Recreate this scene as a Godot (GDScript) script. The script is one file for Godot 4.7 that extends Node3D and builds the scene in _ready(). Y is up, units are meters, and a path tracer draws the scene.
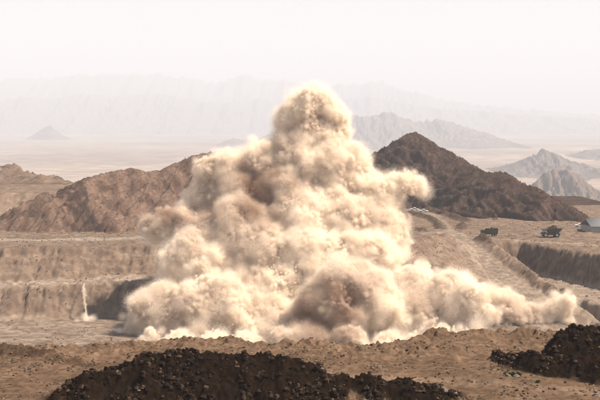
extends Node3D
# An open-pit mine blast seen across the pit: dust cloud in the middle, benches left, road and trench right, dark spoil mounds in front.
# World: camera above the origin looking along -z; "d" below is the distance in front of the camera (d = -z).

const F := 1119.6            # focal length in pixels of the 600 x 400 photograph
const EYE := 56.0            # height of the camera over the mine's working level (y = 0)
const HORIZON := 118.0       # row of the horizon in the photograph

var rng := RandomNumberGenerator.new()
var M := {}

func spot(u: float, v: float, d: float) -> Vector3:
	return Vector3((u - 300.0) / F * d, EYE - (v - HORIZON) / F * d, -d)

func on_level(u: float, v: float, y := 0.0) -> Vector3:
	var d := (EYE - y) * F / (v - HORIZON)
	return Vector3((u - 300.0) / F * d, y, -d)

func tag(o: Node, label := "", category := "", group := "", kind := "") -> Node:
	if label: o.set_meta("label", label)
	if category: o.set_meta("category", category)
	if group: o.set_meta("group", group)
	if kind: o.set_meta("kind", kind)
	return o

func noise(s: int, period: float, octaves := 1, type := FastNoiseLite.TYPE_SIMPLEX_SMOOTH) -> FastNoiseLite:
	var n := FastNoiseLite.new()
	n.seed = s
	n.frequency = 1.0 / period
	n.noise_type = type
	n.fractal_type = FastNoiseLite.FRACTAL_FBM if octaves > 1 else FastNoiseLite.FRACTAL_NONE
	n.fractal_octaves = octaves
	return n

func puffs(s: int, period: float) -> FastNoiseLite:
	var n := noise(s, period, 1, FastNoiseLite.TYPE_CELLULAR)
	n.cellular_return_type = FastNoiseLite.RETURN_DISTANCE
	n.cellular_distance_function = FastNoiseLite.DISTANCE_EUCLIDEAN
	n.cellular_jitter = 1.0
	return n

func add_mesh(called: String, m: Mesh, material: Material, parent: Node = self) -> MeshInstance3D:
	var o := MeshInstance3D.new()
	o.name = called
	o.mesh = m
	o.material_override = material
	parent.add_child(o, true)
	return o

func base(called: String, at: Vector3, turn := 0.0, parent: Node = self) -> Node3D:
	var o := Node3D.new()
	o.name = called
	parent.add_child(o, true)
	o.position = at
	o.rotation.y = turn
	return o

# ---------------------------------------------------------------- materials and ground shapes
func grain(s: int, period: float, octaves: int, low: float, high := 1.0, type := FastNoiseLite.TYPE_SIMPLEX) -> NoiseTexture2D:
	var t := NoiseTexture2D.new()
	t.width = 512
	t.height = 512
	t.seamless = true
	var n := noise(s, period, octaves, type)
	t.noise = n
	var g := Gradient.new()
	g.set_color(0, Color(low, low, low))
	g.set_color(1, Color(high, high, high))
	t.color_ramp = g
	return t

# A dry earth material: one tint times two layers of grain (a fine one every "fine" metres, a coarse one every "wide" metres) and relief.
func earth(tint: Color, fine: float, wide: float, relief_cm: float, vertex := true) -> StandardMaterial3D:
	var m := StandardMaterial3D.new()
	m.albedo_color = tint.linear_to_srgb()
	m.vertex_color_use_as_albedo = vertex
	m.roughness = 1.0
	m.specular_mode = BaseMaterial3D.SPECULAR_DISABLED
	m.albedo_texture = M.fine_grain
	m.uv1_triplanar = true
	m.uv1_world_triplanar = true
	m.uv1_scale = Vector3.ONE / fine
	m.heightmap_enabled = relief_cm > 0.0
	m.heightmap_texture = M.relief
	m.heightmap_scale = relief_cm
	m.detail_enabled = true
	m.detail_blend_mode = BaseMaterial3D.BLEND_MODE_MUL
	m.detail_albedo = M.wide_grain
	m.detail_uv_layer = BaseMaterial3D.DETAIL_UV_2
	m.uv2_triplanar = true
	m.uv2_world_triplanar = true
	m.uv2_scale = Vector3.ONE / wide
	return m

func steps(a: float, b: float, step: float) -> PackedFloat32Array:
	var out := PackedFloat32Array()
	var n := maxi(1, int(round((b - a) / step)))
	for i in n + 1:
		out.append(lerpf(a, b, float(i) / n))
	return out

func join(parts: Array) -> PackedFloat32Array:
	var out := PackedFloat32Array()
	for p in parts:
		for x in p:
			if out.is_empty() or x > out[out.size() - 1] + 0.001:
				out.append(x)
	return out

# A ground sheet over the lines xs (across) and ds (away from the camera); height and tint are asked for at every crossing.
func ground(xs: PackedFloat32Array, ds: PackedFloat32Array, height: Callable, tint: Callable) -> ArrayMesh:
	var nx := xs.size()
	var nd := ds.size()
	var verts := PackedVector3Array()
	var normals := PackedVector3Array()
	var colors := PackedColorArray()
	verts.resize(nx * nd)
	normals.resize(nx * nd)
	colors.resize(nx * nd)
	for j in nd:
		var d := ds[j]
		for i in nx:
			var x := xs[i]
			var y: float = height.call(x, d)
			verts[j * nx + i] = Vector3(x, y, -d)
			colors[j * nx + i] = tint.call(x, d, y)
	for j in nd:
		for i in nx:
			var e := verts[j * nx + mini(i + 1, nx - 1)] - verts[j * nx + maxi(i - 1, 0)]
			var n := verts[mini(j + 1, nd - 1) * nx + i] - verts[maxi(j - 1, 0) * nx + i]
			normals[j * nx + i] = e.cross(n).normalized()
	var index := PackedInt32Array()
	index.resize((nx - 1) * (nd - 1) * 6)
	var at := 0
	for j in nd - 1:
		for i in nx - 1:
			var a := j * nx + i
			index[at] = a
			index[at + 1] = a + nx
			index[at + 2] = a + nx + 1
			index[at + 3] = a
			index[at + 4] = a + nx + 1
			index[at + 5] = a + 1
			at += 6
	var arrays := []
	arrays.resize(Mesh.ARRAY_MAX)
	arrays[Mesh.ARRAY_VERTEX] = verts
	arrays[Mesh.ARRAY_NORMAL] = normals
	arrays[Mesh.ARRAY_COLOR] = colors
	arrays[Mesh.ARRAY_INDEX] = index
	var am := ArrayMesh.new()
	am.add_surface_from_arrays(Mesh.PRIMITIVE_TRIANGLES, arrays)
	return am

# Height of a ridge of loose earth: pts are (x, height of the crest, d); the sides fall off with "slope".
func ridge(pts: PackedVector3Array, x: float, d: float, slope: float, round_off: float) -> float:
	var best := -1e9
	for k in pts.size() - 1:
		var a := pts[k]
		var b := pts[k + 1]
		var ex := b.x - a.x
		var ed := b.z - a.z
		var t := clampf(((x - a.x) * ex + (d - a.z) * ed) / (ex * ex + ed * ed), 0.0, 1.0)
		var dx := x - a.x - ex * t
		var dd := d - a.z - ed * t
		var h := a.y + (b.y - a.y) * t - slope * (sqrt(dx * dx + dd * dd + round_off * round_off) - round_off)
		if h > best:
			best = h
	return best

# Screen points [u, v, d] of the photograph to ridge points (x, y, d).
func crest(list: Array) -> PackedVector3Array:
	var out := PackedVector3Array()
	for p in list:
		var q := spot(p[0], p[1], p[2])
		out.append(Vector3(q.x, q.y, -q.z))
	return out

# Points [u, v] on the working level with a crest height, to ridge points.
func bank(list: Array, y: float, top: float) -> PackedVector3Array:
	var out := PackedVector3Array()
	for p in list:
		var q := on_level(p[0], p[1], y)
		out.append(Vector3(q.x, y + top, -q.z))
	return out

func along(profile: Array, x: float) -> float:      # [[x, y], ...] with rising x
	if x <= profile[0][0]:
		return profile[0][1]
	for k in range(1, profile.size()):
		if x <= profile[k][0]:
			var a: Array = profile[k - 1]
			var b: Array = profile[k]
			return lerpf(a[1], b[1], (x - a[0]) / (b[0] - a[0]))
	return profile[profile.size() - 1][1]

# ---------------------------------------------------------------- the land
var n40 := noise(31, 40.0, 2)
var n12 := noise(32, 12.0, 2)
var n5 := noise(33, 5.0, 3)
var n2 := noise(34, 2.2, 3)
var n1 := noise(35, 0.9, 3)
var n80 := noise(36, 90.0, 3)
var n300 := noise(37, 420.0, 4)
var rill := noise(38, 3.2, 2)

# --- the terrace and the mounds in front (level y = 31)
var mound_crest := PackedVector3Array()
var mound_low := PackedVector3Array()
var berm_crest := PackedVector3Array()
var heap_crest := PackedVector3Array()
var gully_crest := PackedVector3Array()
var knolls := []
const RIM := [[-40, 121.0], [-25, 122.0], [-20, 124.5], [-8, 126.0], [-2, 124.5], [8, 122.5], [13, 125.5], [16, 130.5], [28, 130.0], [60, 131.0]]

func near_height(x: float, d: float) -> float:
	if d < 88.0:
		return 31.0 + (88.0 - d) * 0.25 + n5.get_noise_2d(x, d) * 0.4
	var y := 31.0 + n12.get_noise_2d(x, d) * 0.35 + n2.get_noise_2d(x, d) * 0.09
	# lumpy, broken ground towards the rim
	var r := along(RIM, x) + n5.get_noise_2d(x, 7.0) * 1.6 + n1.get_noise_2d(x, 3.0) * 0.3
	var q := smoothstep(-11.0, -2.0, d - r)
	y += q * (maxf(0.0, n5.get_noise_2d(x * 1.3, d * 1.3)) * 0.8 + absf(n2.get_noise_2d(x, d)) * 0.5)
	y += 0.13 * n1.get_noise_2d(x, d) * (0.25 + q)
	for k in knolls:
		var dx: float = (x - k[0]) / k[2]
		var dd: float = (d - k[1]) / k[3]
		var s := dx * dx + dd * dd
		if s < 4.0:
			y += k[4] * exp(-s * 1.6) * (1.0 + 0.5 * n2.get_noise_2d(x, d))
	if x > 1.0 and x < 34.0:      # wheel ruts across the terrace
		var off := d - 108.5 + (x - 8.0) * 0.34 + n12.get_noise_2d(x, 3.0) * 1.5
		for k in [-2.9, -1.1, 0.2, 2.0]:
			y -= 0.13 * exp(-pow((off - k) / 0.3, 2.0)) * (1.0 + n2.get_noise_2d(x, k))
			y += 0.06 * exp(-pow((off - k - 0.5) / 0.22, 2.0))
	if d > r:
		y -= (d - r) * 0.95 - 0.3 * n5.get_noise_2d(x * 2.0, d)
		y = maxf(y, -26.0)
	var lump := n5.get_noise_2d(x + 50.0, d) * 0.5 + n2.get_noise_2d(x, d + 40.0) * 0.5 + absf(n1.get_noise_2d(x, d)) * 0.42 + n1.get_noise_2d(x * 2.1, d * 2.1) * 0.16
	if x < 20.0:
		y = maxf(y, ridge(mound_crest, x, d, 0.78, 1.0) + lump)
		y = maxf(y, ridge(gully_crest, x, d, 0.5, 0.6) + lump * 0.6)
	else:
		y = maxf(y, ridge(berm_crest, x, d, 0.8, 0.7) + lump * 0.8)
		y = maxf(y, ridge(heap_crest, x, d, 1.35, 1.4) + lump)
	return y

func near_tint(x: float, d: float, y: float) -> Color:
	var pale := Color(0.215, 0.139, 0.092)
	var dark := Color(0.024, 0.0155, 0.0105)
	var lump := n2.get_noise_2d(x, d) * 0.5 + n5.get_noise_2d(x, d + 9.0) * 0.6
	var top := 32.0
	var t := 0.0
	if d > 88.0 and d < 128.0:
		if x < 20.0:
			t = smoothstep(-0.55, 0.35, ridge(mound_crest, x, d, 0.62, 1.0) - 31.0 + lump)
			t = maxf(t, 0.55 * smoothstep(-0.2, 0.6, ridge(gully_crest, x, d, 0.5, 0.6) - 31.0 + lump))
		else:
			t = smoothstep(-0.5, 0.3, ridge(berm_crest, x, d, 0.7, 0.7) - 31.0 + lump)
			t = maxf(t, smoothstep(-0.5, 0.3, ridge(heap_crest, x, d, 1.3, 1.4) - 31.0 + lump))
	var g := 1.0 + 0.22 * n12.get_noise_2d(x * 1.7, d * 1.7) + 0.2 * n2.get_noise_2d(x * 0.7, d * 2.0)
	# wheel tracks of the parked-up terrace, paler where the crust is crushed
	var road := smoothstep(2.2, 0.6, absf(d - 108.5 + (x - 8.0) * 0.34 + n12.get_noise_2d(x, 3.0) * 1.5)) if x > 2.0 and x < 40.0 else 0.0
	var c := pale.lerp(Color(0.325, 0.222, 0.152), 0.6 * road + 0.25 * clampf(n5.get_noise_2d(x, d * 1.4) * 2.0, 0.0, 1.0)) * g
	var out := c.lerp(dark * (1.0 + 0.5 * n1.get_noise_2d(x, d)), t)
	out.a = 1.0
	return out

# --- the pit, the benches, the road and the trench (working level y = 0)
var lumps := []
var banks := []
const BENCHES := [[0.0, 0.0], [1.8, -3.0], [6.0, -3.8], [13.0, -10.8], [15.5, -12.4], [28.0, -13.6], [35.0, -22.4], [39.0, -24.6], [44.0, -25.2], [400.0, -25.6]]

func pit_rim(x: float) -> float:
	return 486.0 + (x + 110.0) * 0.14 + 4.0 * n40.get_noise_2d(x, 0.0) + 1.6 * n5.get_noise_2d(x, 5.0)

func ramp_y(d: float) -> float:
	return -17.0 * clampf((522.0 - d) / 112.0, 0.0, 1.25) * smoothstep(524.0, 505.0, d)

func mine_height(x: float, d: float) -> float:
	var fine := n5.get_noise_2d(x, d) * 0.22 + n2.get_noise_2d(x, d) * 0.18
	var y := n40.get_noise_2d(x, d) * 0.5 + fine
	var mid := 72.0 + (520.0 - d) * 0.18        # middle of the haul ramp
	var wide := pit_rim(x) - d
	var right := mid - 10.0 + 2.0 * n12.get_noise_2d(d, 3.0)
	var s := minf(wide, (right - x) * lerpf(0.75, 2.0, smoothstep(470.0, 425.0, d)))
	if x > 40.0 and d < 524.0 and x < 140.0:
		y = lerpf(y, ramp_y(d) + n40.get_noise_2d(x, d) * 0.3 + fine * 0.25, smoothstep(14.5, 10.5, x - mid))
	if s > 0.0:
		# broken faces: the wall line wavers differently on every bench
		var w := s + rill.get_noise_2d(x * 1.2, 2.0 + s * 0.7) * 0.6 + n12.get_noise_2d(x, 60.0 + s * 0.5) * 1.1 + n5.get_noise_2d(x, s * 2.0) * 0.4
		var tilt := (x + 130.0) * 0.028
		var b := along(BENCHES, maxf(w, 0.0))
		b += tilt * smoothstep(5.0, 11.0, w) * smoothstep(36.0, 28.0, w)
		b += 0.4 * sin(b * 2.3 + n40.get_noise_2d(x, 3.0) * 6.0) * smoothstep(0.5, 2.5, w) * smoothstep(36.0, 31.0, w)
		y = minf(y, b + fine * (0.7 + 1.2 * smoothstep(0.0, 6.0, s) * smoothstep(40.0, 30.0, s)) + (n2.get_noise_3d(x * 0.7, b * 1.3, d * 0.7) * 0.8 + n5.get_noise_3d(x, b * 2.5, d) * 0.6) * smoothstep(0.5, 3.0, s) * smoothstep(38.0, 30.0, s))
	if x > 60.0:
		# trench to the right of the ramp
		var jag := n5.get_noise_2d(d, x * 0.3) * 0.5 + n12.get_noise_2d(d, 40.0 + x * 0.2) * 2.2
		var x_wall := 111.0 + (490.0 - d) * 0.46 + jag
		var t := minf(minf(x_wall - x, x - mid - 8.0 + jag * 0.3), 512.0 + n5.get_noise_2d(x, 2.0) * 1.5 + rill.get_noise_2d(x, 9.0) * 0.6 - d)
		if t > 0.0:
			var f := -13.0 - 10.0 * smoothstep(0.0, 4.5, minf(106.0 + (450.0 - d) * 0.13 + jag - x, 428.0 - d))
			y = minf(y, lerpf(y, f + fine, smoothstep(0.0, 8.0, t + n2.get_noise_2d(x, d) * 0.45 + n5.get_noise_2d(x * 1.5, d * 1.5) * 0.9))) + n2.get_noise_2d(x, d) * 0.3
	for k in lumps:
		var dx: float = (x - k[0]) / k[2]
		var dd: float = (d - k[1]) / k[3]
		var q := dx * dx + dd * dd
		if q < 4.0:
			y += k[4] * exp(-q * 1.7) * (1.0 + 0.45 * n5.get_noise_2d(x * 1.6, d * 1.6))
	for k in banks:
		if x > k[3] and x < k[4] and d > k[5] and d < k[6]:
			y = maxf(y, ridge(k[0], x, d, k[1], k[2]) + n2.get_noise_2d(x, d) * 0.7 + n5.get_noise_2d(x, d) * 0.6)
	return y

var road_line := PackedVector3Array()
var road_up := PackedVector3Array()
var dust_road := PackedVector3Array()

func mine_tint(x: float, d: float, y: float) -> Color:
	var c := Color(0.415, 0.305, 0.228)
	c = c.lerp(Color(0.315, 0.218, 0.16), clampf(0.5 + n12.get_noise_2d(x, d * 1.2) * 1.1, 0.0, 1.0) * 0.6)
	# bedded strata in the benches and pale fines on the floor and the roads
	if d < 486.0 and x < 60.0:
		c = c.lerp(Color(0.30, 0.2, 0.142), 0.6 * clampf(n5.get_noise_2d(x * 0.22, y * 2.6) * 1.6 + 0.25, 0.0, 1.0))
		var s := pit_rim(x) - d
		if s > 15.0 and s < 29.0 and x < 20.0:      # the haul bench, crushed pale by traffic
			c = c.lerp(Color(0.54, 0.42, 0.325), 0.8 * smoothstep(15.0, 18.0, s + n5.get_noise_2d(x, d) * 2.0) * smoothstep(29.0, 26.0, s + n5.get_noise_2d(x, d) * 2.0))
		if y < -23.0:
			c = c.lerp(Color(0.56, 0.44, 0.345), 0.75 * clampf(0.6 + n12.get_noise_2d(x * 0.5, d), 0.0, 1.0))
	var pale := maxf(ridge(road_line, x, d, 1.0, 0.0), maxf(ridge(road_up, x, d, 1.0, 0.0), ridge(dust_road, x, d, 1.0, 0.0)))
	pale = smoothstep(-1.5, 1.5, pale + n5.get_noise_2d(x, d) * 1.6)
	var tracks := 0.85 + 0.3 * n2.get_noise_2d(x * 2.2 + d * 0.38, d * 0.06 + 5.0)
	c = c.lerp(Color(0.60, 0.465, 0.36) * tracks, pale * 0.9)
	# dark broken rock along the banks
	var dark := 0.0
	for k in banks:
		if k[7] > 0.0 and x > k[3] and x < k[4] and d > k[5] and d < k[6]:
			dark = maxf(dark, k[7] * smoothstep(-1.0, 0.6, ridge(k[0], x, d, k[1], k[2]) + n5.get_noise_2d(x, d) * 1.2))
	if x > 92.0 and d < 512.0 and y < -0.8:  # trench wall: dark cut rock, with its shadow darkened into the tint
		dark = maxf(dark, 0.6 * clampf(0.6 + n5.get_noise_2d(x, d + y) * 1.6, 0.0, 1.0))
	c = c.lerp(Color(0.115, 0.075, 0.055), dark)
	if x > 92.0 and d < 510.0 and y < -11.5 + n5.get_noise_2d(x, d) * 1.5:      # pale fines driven over on the trench floor
		c = Color(0.50, 0.385, 0.295)
	c = c.lerp(Color(0.64, 0.53, 0.43), 0.8 * smoothstep(-1.0, 2.5, ridge(dust_road, x, d, 1.0, 0.0) - 2.0 + n5.get_noise_2d(x * 0.4, d) * 3.0))
	var out := c * (1.0 + 0.16 * n2.get_noise_2d(x, d + y) + 0.12 * n40.get_noise_2d(x, d))
	out.a = 1.0
	return out

# --- the two hills beside the mine: a crest line seen in the photograph, sides at the slope of loose rock
class Hill:
	var crest_y := []        # [[x, y], ...]
	var d0 := 690.0
	var bend := []           # [[x, d], ...] distance of the crest
	var slope := 0.52
	var rough := 1.0
	var lean := 0.5
	var a: FastNoiseLite
	var b: FastNoiseLite
	var c: FastNoiseLite
	var e: FastNoiseLite

func new_hill(list: Array, slope: float, rough: float, s: int, lean: float) -> Hill:
	var h := Hill.new()
	for p in list:
		var q := spot(p[0], p[1], p[2])
		h.crest_y.append([q.x, q.y])
		h.bend.append([q.x, p[2]])
	h.slope = slope
	h.rough = rough
	h.lean = lean
	h.a = noise(s, 34.0, 2)
	h.b = noise(s + 1, 15.0, 3)
	h.c = noise(s + 2, 4.0, 3)
	h.e = noise(s + 3, 1.6, 2)
	return h

func hill_height(h: Hill, x: float, d: float) -> float:
	var near := 1e9
	var top := -1e9
	# the crest sends its height out in every direction; keep the highest that reaches this point
	var wob := h.a.get_noise_2d(x, d) * 9.0
	var pts: Array = h.crest_y
	var px := x + wob * 0.35
	var pd := d + wob
	for k in pts.size() - 1:
		var ax: float = pts[k][0]
		var bx: float = pts[k + 1][0]
		var ad: float = h.bend[k][1]
		var bd: float = h.bend[k + 1][1]
		var ex := bx - ax
		var ed := bd - ad
		var t := clampf(((px - ax) * ex + (pd - ad) * ed) / (ex * ex + ed * ed), 0.0, 1.0)
		var dx := px - ax - ex * t
		var dd := pd - ad - ed * t
		var far := sqrt(dx * dx + dd * dd)
		var y: float = lerpf(pts[k][1], pts[k + 1][1], t) - h.slope * (far - 0.0)
		if y > top:
			top = y
			near = far
	var f := smoothstep(0.0, 22.0, near)
	# gullies run down and lean across the face
	var g := 1.0 - absf(h.b.get_noise_2d((x + (d - h.d0) * h.lean) * 1.1, d * 0.35))
	var y := top + f * h.rough * (g * g - 0.75) * 9.0 + h.b.get_noise_2d(x, d) * 1.6 * h.rough * f
	y += h.rough * (h.c.get_noise_2d(x, d) * 1.3 + absf(h.e.get_noise_2d(x, d)) * 0.45)
	return maxf(y, -3.0 + y * 0.02)

func spoil(x: float, d: float) -> float:      # the flat-topped spoil dump behind the hill on the left
	if x > -40.0:
		return -100.0
	var toe := 626.0 - 0.42 * absf(x + 160.0) + n40.get_noise_2d(x, 77.0) * 3.0 + maxf(0.0, x + 110.0) * 2.0
	var far_edge := 940.0 + (x + 240.0) * -1.9
	var y := minf((d - toe) * 0.68, (far_edge - d) * 0.5)
	return -100.0 if y < -4.0 else minf(y, 13.2)

func plateau_height(x: float, d: float) -> float:
	var y := -1.0 + n40.get_noise_2d(x, d) * 1.2 + n12.get_noise_2d(x, d) * 0.7
	var s := spoil(x, d)
	if s > 0.0:
		y = s + (maxf(0.0, n12.get_noise_2d(x, d * 0.7)) * 5.0 + absf(n5.get_noise_2d(x, d)) * 1.6) * smoothstep(719.0, 752.0, d) + n5.get_noise_2d(x, d) * 0.35 - 0.25 * smoothstep(728.0, 720.0, d)
		y += 9.0 * maxf(0.0, n80.get_noise_2d(x * 1.2 + 30.0, d)) * smoothstep(720.0, 790.0, d)
	var edge := lerpf(960.0, 715.0, smoothstep(-20.0, 120.0, x)) + n80.get_noise_2d(x, d) * 30.0
	if d > edge:
		y -= (d - edge) * 0.22 * (1.0 + 0.4 * n80.get_noise_2d(d, x))
	return maxf(y, -172.0)

func plateau_tint(x: float, d: float, y: float) -> Color:
	var c := Color(0.34, 0.245, 0.18).lerp(Color(0.19, 0.13, 0.095), clampf(0.45 + n12.get_noise_2d(x, d * 0.6) * 1.5, 0.0, 1.0) * 0.8)
	if x > 60.0:
		c = c.lerp(Color(0.13, 0.11, 0.10), 0.75 * clampf(n40.get_noise_2d(x * 0.3, d) + 0.75, 0.0, 1.0))
	c *= 1.0 + 0.2 * n5.get_noise_2d(x, d)
	c.a = 1.0
	return c

func plain_height(x: float, d: float) -> float:
	return -164.0 + n300.get_noise_2d(x * 0.2, d * 0.2) * 3.0

func plain_tint(x: float, d: float, _y: float) -> Color:
	var c := Color(0.36, 0.275, 0.215).lerp(Color(0.25, 0.185, 0.15), clampf(0.5 + n300.get_noise_2d(x * 0.25, d * 0.25) * 1.6, 0.0, 1.0))
	c.a = 1.0
	return c

# A far range: its crest as seen in the photograph, at its own distance, with flanks, spurs and gullies.
func range_mesh(list: Array, d0: float, flank: float, s: int, tint: Color, floor_y := -170.0) -> ArrayMesh:
	var prof := []
	for p in list:
		var q := spot(p[0], p[1], d0)
		prof.append([q.x, q.y])
	var x0: float = prof[0][0]
	var x1: float = prof[prof.size() - 1][0]
	var px := d0 / F
	var big := noise(s, px * 26.0, 3)
	var mid := noise(s + 1, px * 9.0, 4)
	var small := noise(s + 2, px * 2.6, 3)
	var high := func(x: float, d: float) -> float:
		var t := (d - d0 + big.get_noise_2d(x, 0.0) * flank * 0.25) / flank
		var up := maxf(along(prof, x) - floor_y, 0.0)
		var k := maxf(0.0, 1.0 - absf(t))
		var body := pow(k, 1.25)
		var side := smoothstep(0.0, 0.25, absf(t)) * k * 2.2
		var g := 1.0 - absf(mid.get_noise_2d(x, d * 0.3))
		up += mid.get_noise_2d(x * 1.4, 5.0) * px * 3.0 * minf(1.0, up / (px * 20.0))
		var y := floor_y + up * body + up * side * ((g - 0.95) * 0.30 + (big.get_noise_2d(x, d) - 0.3) * 0.16)
		y += small.get_noise_2d(x, d) * px * 0.9 * minf(1.0, up * k / (px * 8.0))
		return y
	var paint := func(x: float, d: float, _y: float) -> Color:
		var c := tint * (1.0 + 0.35 * mid.get_noise_2d(x, d))
		c.a = 1.0
		return c
	return ground(steps(x0, x1, px * 1.2), steps(d0 - flank, d0 + flank, flank / 34.0), high, paint)

# ---------------------------------------------------------------- rocks, vehicles, small things
func stone_mesh(s: int, seg := 8, rings := 5) -> ArrayMesh:
	var sm := SphereMesh.new()
	sm.radius = 0.5
	sm.height = 1.0
	sm.radial_segments = seg
	sm.rings = rings
	var arrays := sm.get_mesh_arrays()
	var n := noise(s, 0.7, 2)
	var vs: PackedVector3Array = arrays[Mesh.ARRAY_VERTEX]
	var idx: PackedInt32Array = arrays[Mesh.ARRAY_INDEX]
	var st := SurfaceTool.new()
	st.begin(Mesh.PRIMITIVE_TRIANGLES)
	st.set_smooth_group(-1)
	for k in idx:
		var p := vs[k]
		var q := p * (1.0 + 0.75 * n.get_noise_3dv(p * 1.4))
		q.y *= 0.72
		st.add_vertex(Vector3(snappedf(q.x, 0.001), snappedf(q.y, 0.001), snappedf(q.z, 0.001)))
	st.generate_normals()
	return st.commit()

func scatter_stones(called: String, mesh: Mesh, mat: Material, count: int, s: int, place: Callable, small: float, big: float, tints: Array) -> MultiMeshInstance3D:
	var r := RandomNumberGenerator.new()
	r.seed = s
	var where := []
	while where.size() < count:
		var p = place.call(r)
		if p != null:
			where.append(p)
	var mm := MultiMesh.new()
	mm.transform_format = MultiMesh.TRANSFORM_3D
	mm.use_colors = true
	mm.mesh = mesh
	mm.instance_count = count
	for i in count:
		var k := lerpf(small, big, pow(r.randf(), 3.0))
		var b := Basis(Vector3.UP, r.randf() * TAU) * Basis(Vector3.RIGHT, r.randf_range(-0.5, 0.5))
		mm.set_instance_transform(i, Transform3D(b.scaled(Vector3(k * r.randf_range(0.8, 1.3), k * r.randf_range(0.7, 1.1), k)), where[i] + Vector3(0, k * 0.12, 0)))
		mm.set_instance_color(i, tints[r.randi() % tints.size()])
	var o := MultiMeshInstance3D.new()
	o.name = called
	o.multimesh = mm
	o.material_override = mat
	add_child(o, true)
	o.set_meta("kind", "stuff")
	return o

func plain_mat(c: Color, rough := 0.7, metal := 0.0) -> StandardMaterial3D:
	var m := StandardMaterial3D.new()
	m.albedo_color = c.linear_to_srgb()
	m.roughness = rough
	m.metallic = metal
	return m

func start() -> SurfaceTool:
	var st := SurfaceTool.new()
	st.begin(Mesh.PRIMITIVE_TRIANGLES)
	st.set_smooth_group(-1)
	return st

func add_tri(st: SurfaceTool, a: Vector3, b: Vector3, c: Vector3) -> void:
	st.add_vertex(a)
	st.add_vertex(b)
	st.add_vertex(c)

# A side profile (x along the vehicle, y up; counter-clockwise) drawn out to a width across z, edges pulled in a little.
func slab(st: SurfaceTool, profile: Array, z0: float, z1: float) -> void:
	var poly := PackedVector2Array()
	for p in profile:
		poly.append(Vector2(p[0], p[1]))
	var tris := Geometry2D.triangulate_polygon(poly)
	for k in range(0, tris.size(), 3):
		var a := poly[tris[k]]
		var b := poly[tris[k + 1]]
		var c := poly[tris[k + 2]]
		if (b - a).cross(c - a) < 0.0:
			var w := b
			b = c
			c = w
		add_tri(st, Vector3(a.x, a.y, z1), Vector3(c.x, c.y, z1), Vector3(b.x, b.y, z1))
		add_tri(st, Vector3(a.x, a.y, z0), Vector3(b.x, b.y, z0), Vector3(c.x, c.y, z0))
	for k in poly.size():
		var a := poly[k]
		var b := poly[(k + 1) % poly.size()]
		add_tri(st, Vector3(a.x, a.y, z0), Vector3(a.x, a.y, z1), Vector3(b.x, b.y, z1))
		add_tri(st, Vector3(a.x, a.y, z0), Vector3(b.x, b.y, z1), Vector3(b.x, b.y, z0))

func block(st: SurfaceTool, c: Vector3, s: Vector3) -> void:
	slab(st, [[c.x - s.x / 2, c.y - s.y / 2], [c.x + s.x / 2, c.y - s.y / 2], [c.x + s.x / 2, c.y + s.y / 2], [c.x - s.x / 2, c.y + s.y / 2]], c.z - s.z / 2, c.z + s.z / 2)

func piece(called: String, st: SurfaceTool, mat: Material, parent: Node) -> MeshInstance3D:
	st.generate_normals()
	return add_mesh(called, st.commit(), mat, parent)

func disc(st: SurfaceTool, c: Vector3, r: float, w: float) -> void:
	var prof := []
	for k in 18:
		prof.append([c.x + cos(TAU * k / 18.0) * r, c.y + sin(TAU * k / 18.0) * r])
	slab(st, prof, c.z - w / 2, c.z + w / 2)

func wheel(parent: Node, c: Vector3, r: float, w: float) -> void:
	var t := start()
	disc(t, c, r, w)
	var o := piece("wheel", t, M.rubber, parent)
	var h := start()
	disc(h, c + Vector3(0, 0, signf(c.z) * 0.04), r * 0.52, w)
	piece("rim", h, M.rim, o)

# A rigid haul truck: nose towards +x.
func haul_truck(at: Vector3, turn: float) -> Node3D:
	var o := base("haul_truck", at, turn)
	var st := start()
	block(st, Vector3(0.2, 1.55, 0), Vector3(8.4, 0.8, 2.2))
	piece("chassis", st, M.dark_paint, o)
	st = start()
	slab(st, [[-4.9, 4.35], [-4.5, 3.5], [-3.0, 2.15], [1.4, 2.05], [2.1, 3.5], [4.7, 3.75], [4.7, 3.95], [2.0, 3.95], [1.6, 4.35]], -2.1, 2.1)
	var bed := piece("dump_bed", st, M.truck_paint, o)
	for x in [-2.6, -1.2, 0.2]:
		for z in [-2.15, 2.15]:
			st = start()
			block(st, Vector3(x, 3.2, z), Vector3(0.22, 1.9, 0.14))
			piece("bed_rib", st, M.truck_paint, bed)
	st = start()
	slab(st, [[2.3, 1.9], [4.6, 1.9], [4.6, 2.6], [4.2, 3.5], [2.4, 3.5]], 0.1, 1.9)
	var cab := piece("cab", st, M.white_paint, o)
	st = start()
	block(st, Vector3(3.3, 3.05, 1.91), Vector3(1.2, 0.6, 0.06))
	piece("side_window", st, M.glass, cab)
	st = start()
	slab(st, [[2.6, 0.9], [4.8, 0.9], [4.9, 2.3], [2.6, 2.4]], -1.9, 0.1)
	piece("radiator", st, M.dark_paint, o)
	st = start()
	block(st, Vector3(4.95, 1.25, 0), Vector3(0.25, 0.5, 3.9))
	piece("bumper", st, M.white_paint, o)
	for z in [-1.75, 1.75]:
		wheel(o, Vector3(2.9, 1.15, z), 1.15, 0.8)
		wheel(o, Vector3(-2.3, 1.15, z), 1.15, 1.2)
	var heap := add_mesh("load", stone_mesh(77, 14, 9), M.dark_rock, o)
	heap.position = Vector3(-0.9, 4.25, 0)
	heap.scale = Vector3(4.6, 2.6, 3.4)
	return o

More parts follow.
